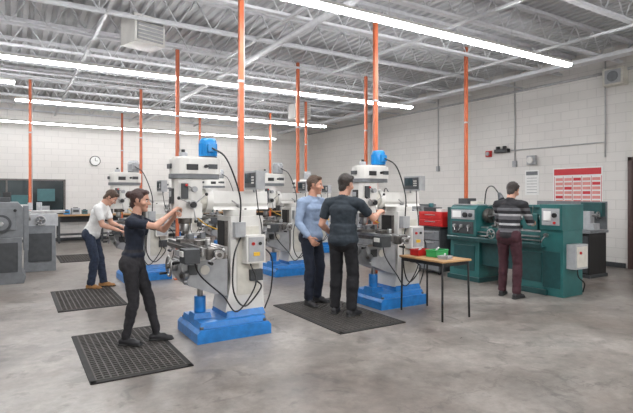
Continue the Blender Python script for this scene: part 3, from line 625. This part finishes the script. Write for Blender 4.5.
def person(name,pos,face,s,C,lean=0,hip=(0,0,.93),hands=None,feet=((-.1,0),(.1,0)),fyaw=(.15,-.15),hp=0,hy=0,sleeve='short',hair='short',female=False,curl=(.5,.5),twist=0,lift=.0,palm=(None,None),loose=1.0,poles=(None,None),K=1.06):
    B=Body(); hipc=V(hip)
    up=V((0,math.sin(lean),math.cos(lean))); fw=V((0,math.cos(lean),-math.sin(lean)))
    ct,st_=math.cos(twist),math.sin(twist)
    side=V((ct,st_*1.0,0)); fw2=(fw-V((st_,0,0))).normalized()
    top=C['top'];bot=C['bot'];sk=C['skin']
    sw=.172 if female else .205
    g=.95 if female else 1.06
    wa=hipc+up*.17; ch=hipc+up*.37; nb=hipc+up*.52
    hw=1.04 if female else 1.0
    B.prim(hipc+V((-.05,-.01,-.03)),hipc+V((.05,-.01,-.03)),.115*hw,.115*hw,bot,side=(0,1,0),sx=1.0,sy=1.02)
    B.prim(hipc,hipc+up*.10,.118*hw,.112,bot,side=side,sx=1.28,sy=.95)
    if female: B.prim(hipc+up*.08,hipc+up*.09,.122,.12,top,side=side,sx=1.28,sy=.98,sz=.5)
    else: B.prim(hipc+up*.0,hipc+up*.02,.134*g,.130*g,top,side=(1,0,0),sx=1.26*loose,sy=.99*loose,sz=.75)
    B.prim(hipc+up*.05,wa,.124*g,.116*g,top,side=side,sx=1.24*loose,sy=.93*loose,sz=.5)
    B.prim(wa,ch,.116*g,.142*g,top,side=side,sx=1.24 if not female else 1.1,sy=.86,sz=.7)
    B.prim(ch-up*.02,ch+up*.075,.142*g,.114*g,top,side=side,sx=1.26 if not female else 1.12,sy=.80,sz=.6)
    if female:
        for q in(-1,1): B.prim(ch+side*.062*q+fw2*.07-up*.03,ch+side*.062*q+fw2*.08-up*.03,.055,.053,top)
    SH=[nb+side*(-sw)-up*.065, nb+side*sw-up*.065]
    B.prim(SH[0]*.97+ch*.03,SH[1]*.97+ch*.03,.064*g,.064*g,top)
    for q in(0,1): B.prim(nb-up*.02,SH[q]+up*.005,.058,.058*g,top)
    pt=hp+lean*.6
    hu=V((0,math.sin(pt),math.cos(pt))); hf0=V((0,math.cos(pt),-math.sin(pt)))
    Rm=Matrix.Rotation(hy,3,'Z'); hu=Rm@hu; hf=Rm@hf0; hs=Rm@V((1,0,0))
    nt_=nb+up*.055+hf0*.012; B.prim(nb-up*.04,nt_+hu*.03,.062*g,.054*g,sk)
    B.prim(nb-up*.045,nb-up*.012,.080,.068*g,top,side=side,sx=1.05,sy=1)
    hc=nt_+hu*.118+hf*.020
    def hp_(x,y,z): return hc+(hs*x+hf*y+hu*z)*K
    def hq(a,b_,ra,rb,*A,**k): B.prim(hp_(*a),hp_(*b_),ra*K,rb*K,*A,**k)
    hq((0,-.008,.022),(0,-.008,.0221),.097,.097,sk,side=hs,axis=hu,sx=.78,sy=.98,sz=.98)
    hq((0,.035,-.02),(0,.052,-.078),.060,.034,sk,side=hs,sx=.98,sy=.9)
    hq((0,.088,.012),(0,.108,-.022),.007,.012,sk)
    hq((-.013,.093,-.024),(.013,.093,-.024),.008,.008,sk)
    hq((-.018,.083,-.055),(.018,.083,-.055),.007,.007,'lip')
    hq((0,.075,-.092),(0,.076,-.092),.018,.018,sk)
    for q in(-1,1):
        hq((.077*q,-.006,-.015),(.079*q,-.01,.012),.014,.019,sk,side=hf,sx=1,sy=.55)
        hq((.018*q,.085,.026),(.044*q,.074,.026),.005,.004,'brow')
        hq((.045*q,.053,-.02),(.046*q,.054,-.02),.026,.026,sk)
    hq((0,-.024,.040),(0,-.024,.0401),.102,.102,'hair',side=hs,axis=hu,sx=.835,sy=.95,sz=.93)
    hq((0,-.055,-.01),(0,-.060,-.045),.066,.052,'hair',side=hs,sx=1.0,sy=.75)
    for q in(-1,1): hq((.062*q,-.01,.03),(.068*q,.012,.0),.026,.012,'hair')
    hq((-.035,.045,.098),(.035,.045,.098),.026,.028,'hair')
    if hair=='bun':
        hq((0,-.105,.05),(0,-.125,.05),.045,.042,'hair'); hq((0,-.07,-.05),(0,-.05,-.07),.04,.03,'hair')
    HJ=[hipc+V((-.092,0,-.03)),hipc+V((.092,0,-.03))]
    for q in(0,1):
        fx,fy=feet[q]; yw=fyaw[q]; fd=V((-math.sin(yw),math.cos(yw),0))
        an=V((fx,fy,.095)); kn,an=ik(HJ[q],an,.412,.402,fd+V((0,.3,.2)))
        th=.096 if female else .092; lk=.062 if female else .070*loose
        B.prim(HJ[q],kn,th,lk,bot); B.prim(kn,kn+(an-kn)*.35+V((0,-.008,0)),lk,lk*1.0,bot); B.prim(kn+(an-kn)*.3,an+V((0,0,-.01)),lk*.98,.044 if female else .062,bot,sz=.3)
        B.prim(HJ[q]+V((0,-.025,.0)),HJ[q]+V((0,-.025,.03)),.096*hw,.096*hw,bot)
        B.prim(an,an-V((0,0,.03)),.036,.036,'shoe')
        if C.get('boot'): B.prim(an+V((0,0,.05)),an-V((0,0,.03)),.055,.045,'shoe',sz=.3)
        sdv=V((fd.y,-fd.x,0)); g0=V((an.x,an.y,0))
        B.prim(g0-fd*.045+V((0,0,.045)),g0+fd*.08+V((0,0,.042)),.038,.041,'shoe',side=sdv,sx=1,sy=1)
        B.prim(g0+fd*.06+V((0,0,.036)),g0+fd*.155+V((0,0,.028)),.044,.034,'shoe',side=sdv,sx=1.08,sy=.8)
        B.prim(g0-fd*.048+V((0,0,.010)),g0+fd*.165+V((0,0,.010)),.043,.038,'sole',side=sdv,sx=1.05,sy=.32)
    for q in(0,1):
        sg=-1 if q==0 else 1; tgt=V(hands[q]); pole=poles[q] or (sg*.45,-.5,-1)
        el,wr=ik(SH[q],tgt,.285,.255,pole)
        ar=.9 if female else 1.05
        if sleeve=='short':
            m=SH[q]+(el-SH[q])*.66
            B.prim(SH[q],m,.066*ar,.060*ar,top,sz=.35); B.prim(SH[q]+(el-SH[q])*.3,el,.048*ar,.040*ar,sk)
            B.prim(el,wr,.040*ar,.028*ar,sk,sz=.5); B.prim(el,el+(wr-el)*.35,.041*ar,.042*ar,sk)
        else:
            B.prim(SH[q],el,.066,.054,top); B.prim(el,wr-(wr-el).normalized()*.015,.054,.038,top,sz=.3); B.prim(wr-(wr-el)*.2,wr,.028,.026,sk)
        fd=(wr-el).normalized(); pn=palm[q] or (-sg,0,-.2); 
        th_=V((0,.6,1)) if abs(V(pn).normalized().x)>.6 else V((-sg,0,.2))
        hand(B,wr+fd*.01,fd,pn,th_,curl[q],sk)
    co,no,polys=remesh(B.p,.0085,4); n1=len(co)
    cen=np.array([co[p].mean(axis=0) for p in polys]); tg=classify(cen,B.p)
    vt=classify(co,B.p)
    for i,t in enumerate(vt):
        if t in(top,bot):
            p=co[i]; co[i]+=no[i]*(.009*noise.noise(V((p[0]*7,p[1]*7,p[2]*11)))+.005*noise.noise(V((p[0]*20,p[1]*20,p[2]*26))))
        elif t=='hair':
            co[i]+=no[i]*.004*noise.noise(V(co[i])*45)
    co[:,2]=np.maximum(co[:,2],0)
    c2,n2,p2=remesh(B.hp,.0042,1)
    allc=np.vstack([co,c2]); allp=polys+[[i+n1 for i in f] for f in p2]; tg=tg+[sk]*len(p2)
    mats=[]; mi=[]
    mp={'lip':M['lip'],'brow':M[C['hair']],'hair':M[C['hair']],'shoe':M[C['shoe']],'sole':M['sole']}
    for t in tg:
        m=mp.get(t) or M[t]
        if m not in mats: mats.append(m)
        mi.append(mats.index(m))
    vl=[tuple(x) for x in allc]
    for q in(-1,1):
        for (rr,off,mm) in((.0125,.0,'eye'),(.0065,.0085,'iris')):
            c=hp_(.031*q,.0735+off,.006); tmp=MB(); tmp.sph(c,(rr,rr,rr*.8),mm,6); o=len(vl)
            vl+=tmp.v; allp+=[[i+o for i in f] for f in tmp.f]
            if M[mm] not in mats: mats.append(M[mm])
            mi+=[mats.index(M[mm])]*len(tmp.f)
    me=bpy.data.meshes.new(name); me.from_pydata(vl,[],allp)
    for m in mats: me.materials.append(m)
    me.polygons.foreach_set('material_index',mi); me.polygons.foreach_set('use_smooth',[True]*len(allp)); me.update()
    o=bpy.data.objects.new(name,me); COL.objects.link(o)
    fw_=G(*face); o.location=(*G(*pos),lift); o.rotation_euler=(0,0,math.atan2(-fw_[0],fw_[1])); o.scale=(s,)*3
    return o
LM=.0145
person('woman_machinist',(-1.80,4.92),(1,.03),.885,dict(top='navy',bot='charc',skin='skin2',hair='hair_red',shoe='shoe'),lean=.06,hip=(0,-.05,.925),
  hands=((-.10,.38,1.42),(.05,.40,1.48)),feet=((-.09,.19),(.10,-.10)),hp=.10,female=True,hair='bun',curl=(1.0,1.0),lift=LM,loose=.95,palm=((.3,.2,-1),(-.3,.2,-1)),poles=((-.8,-.1,-1),(.8,-.1,-.8)))
person('man_student',(.33,6.08),(.42,.9),1.0,dict(top='slate',bot='blk',skin='skin2',hair='hair_dk',shoe='shoe'),lean=.02,
  hands=((-.24,.20,.98),(.34,.42,1.26)),feet=((-.12,.02),(.12,-.03)),fyaw=(.2,-.3),hp=.2,hy=-.35,curl=(.5,.9),lift=LM,loose=1.14,palm=(None,(-.3,.1,-1)))
person('man_instructor',(-.07,6.72),(.75,-.66),1.0,dict(top='ltblue',bot='navy',skin='skin',hair='hair_br',shoe='shoe'),lean=.02,
  hands=((-.25,.14,.90),(.26,.20,.93)),feet=((-.12,0),(.12,.06)),fyaw=(.25,-.25),hp=.12,hy=.5,sleeve='long',curl=(.6,.6),lift=LM,loose=1.03)
person('man_student',(2.83,7.19),(.72,.70),.98,dict(top='striped',bot='maroon',skin='skin2',hair='hair_dk',shoe='shoe'),lean=.08,
  hands=((-.17,.42,1.12),(.18,.40,1.12)),feet=((-.13,.05),(.13,-.04)),hp=.45,sleeve='long',curl=(.9,.9),lift=0,palm=((0,0,-1),(0,0,-1)))
person('man_student',(-3.55,7.9),(1,.12),.96,dict(top='tee',bot='jean',skin='skin2',hair='hair_br',shoe='tan',boot=1),lean=.38,hip=(0,-.09,.92),
  hands=((-.12,.40,1.00),(.14,.38,.98)),feet=((-.10,.08),(.12,-.06)),hp=.55,curl=(.8,.8),lift=0,palm=((0,0,-1),(0,0,-1)))

# ---------------------------------------------------------------- camera / world
cam=bpy.data.cameras.new('camera'); cam.sensor_width=36; cam.lens=489/633*36; cam.clip_end=100; cam.shift_y=-(206.5-195)/633
co_=bpy.data.objects.new('camera',cam); COL.objects.link(co_); co_.location=(0,0,1.5); co_.rotation_euler=(math.pi/2,0,-math.atan2(SA,CA)); scene.camera=co_
w=bpy.data.worlds.new('world'); scene.world=w; w.use_nodes=True; w.node_tree.nodes['Background'].inputs[0].default_value=(.8,.85,.9,1); w.node_tree.nodes['Background'].inputs[1].default_value=.3
scene.view_settings.view_transform='Standard'; scene.view_settings.exposure=0
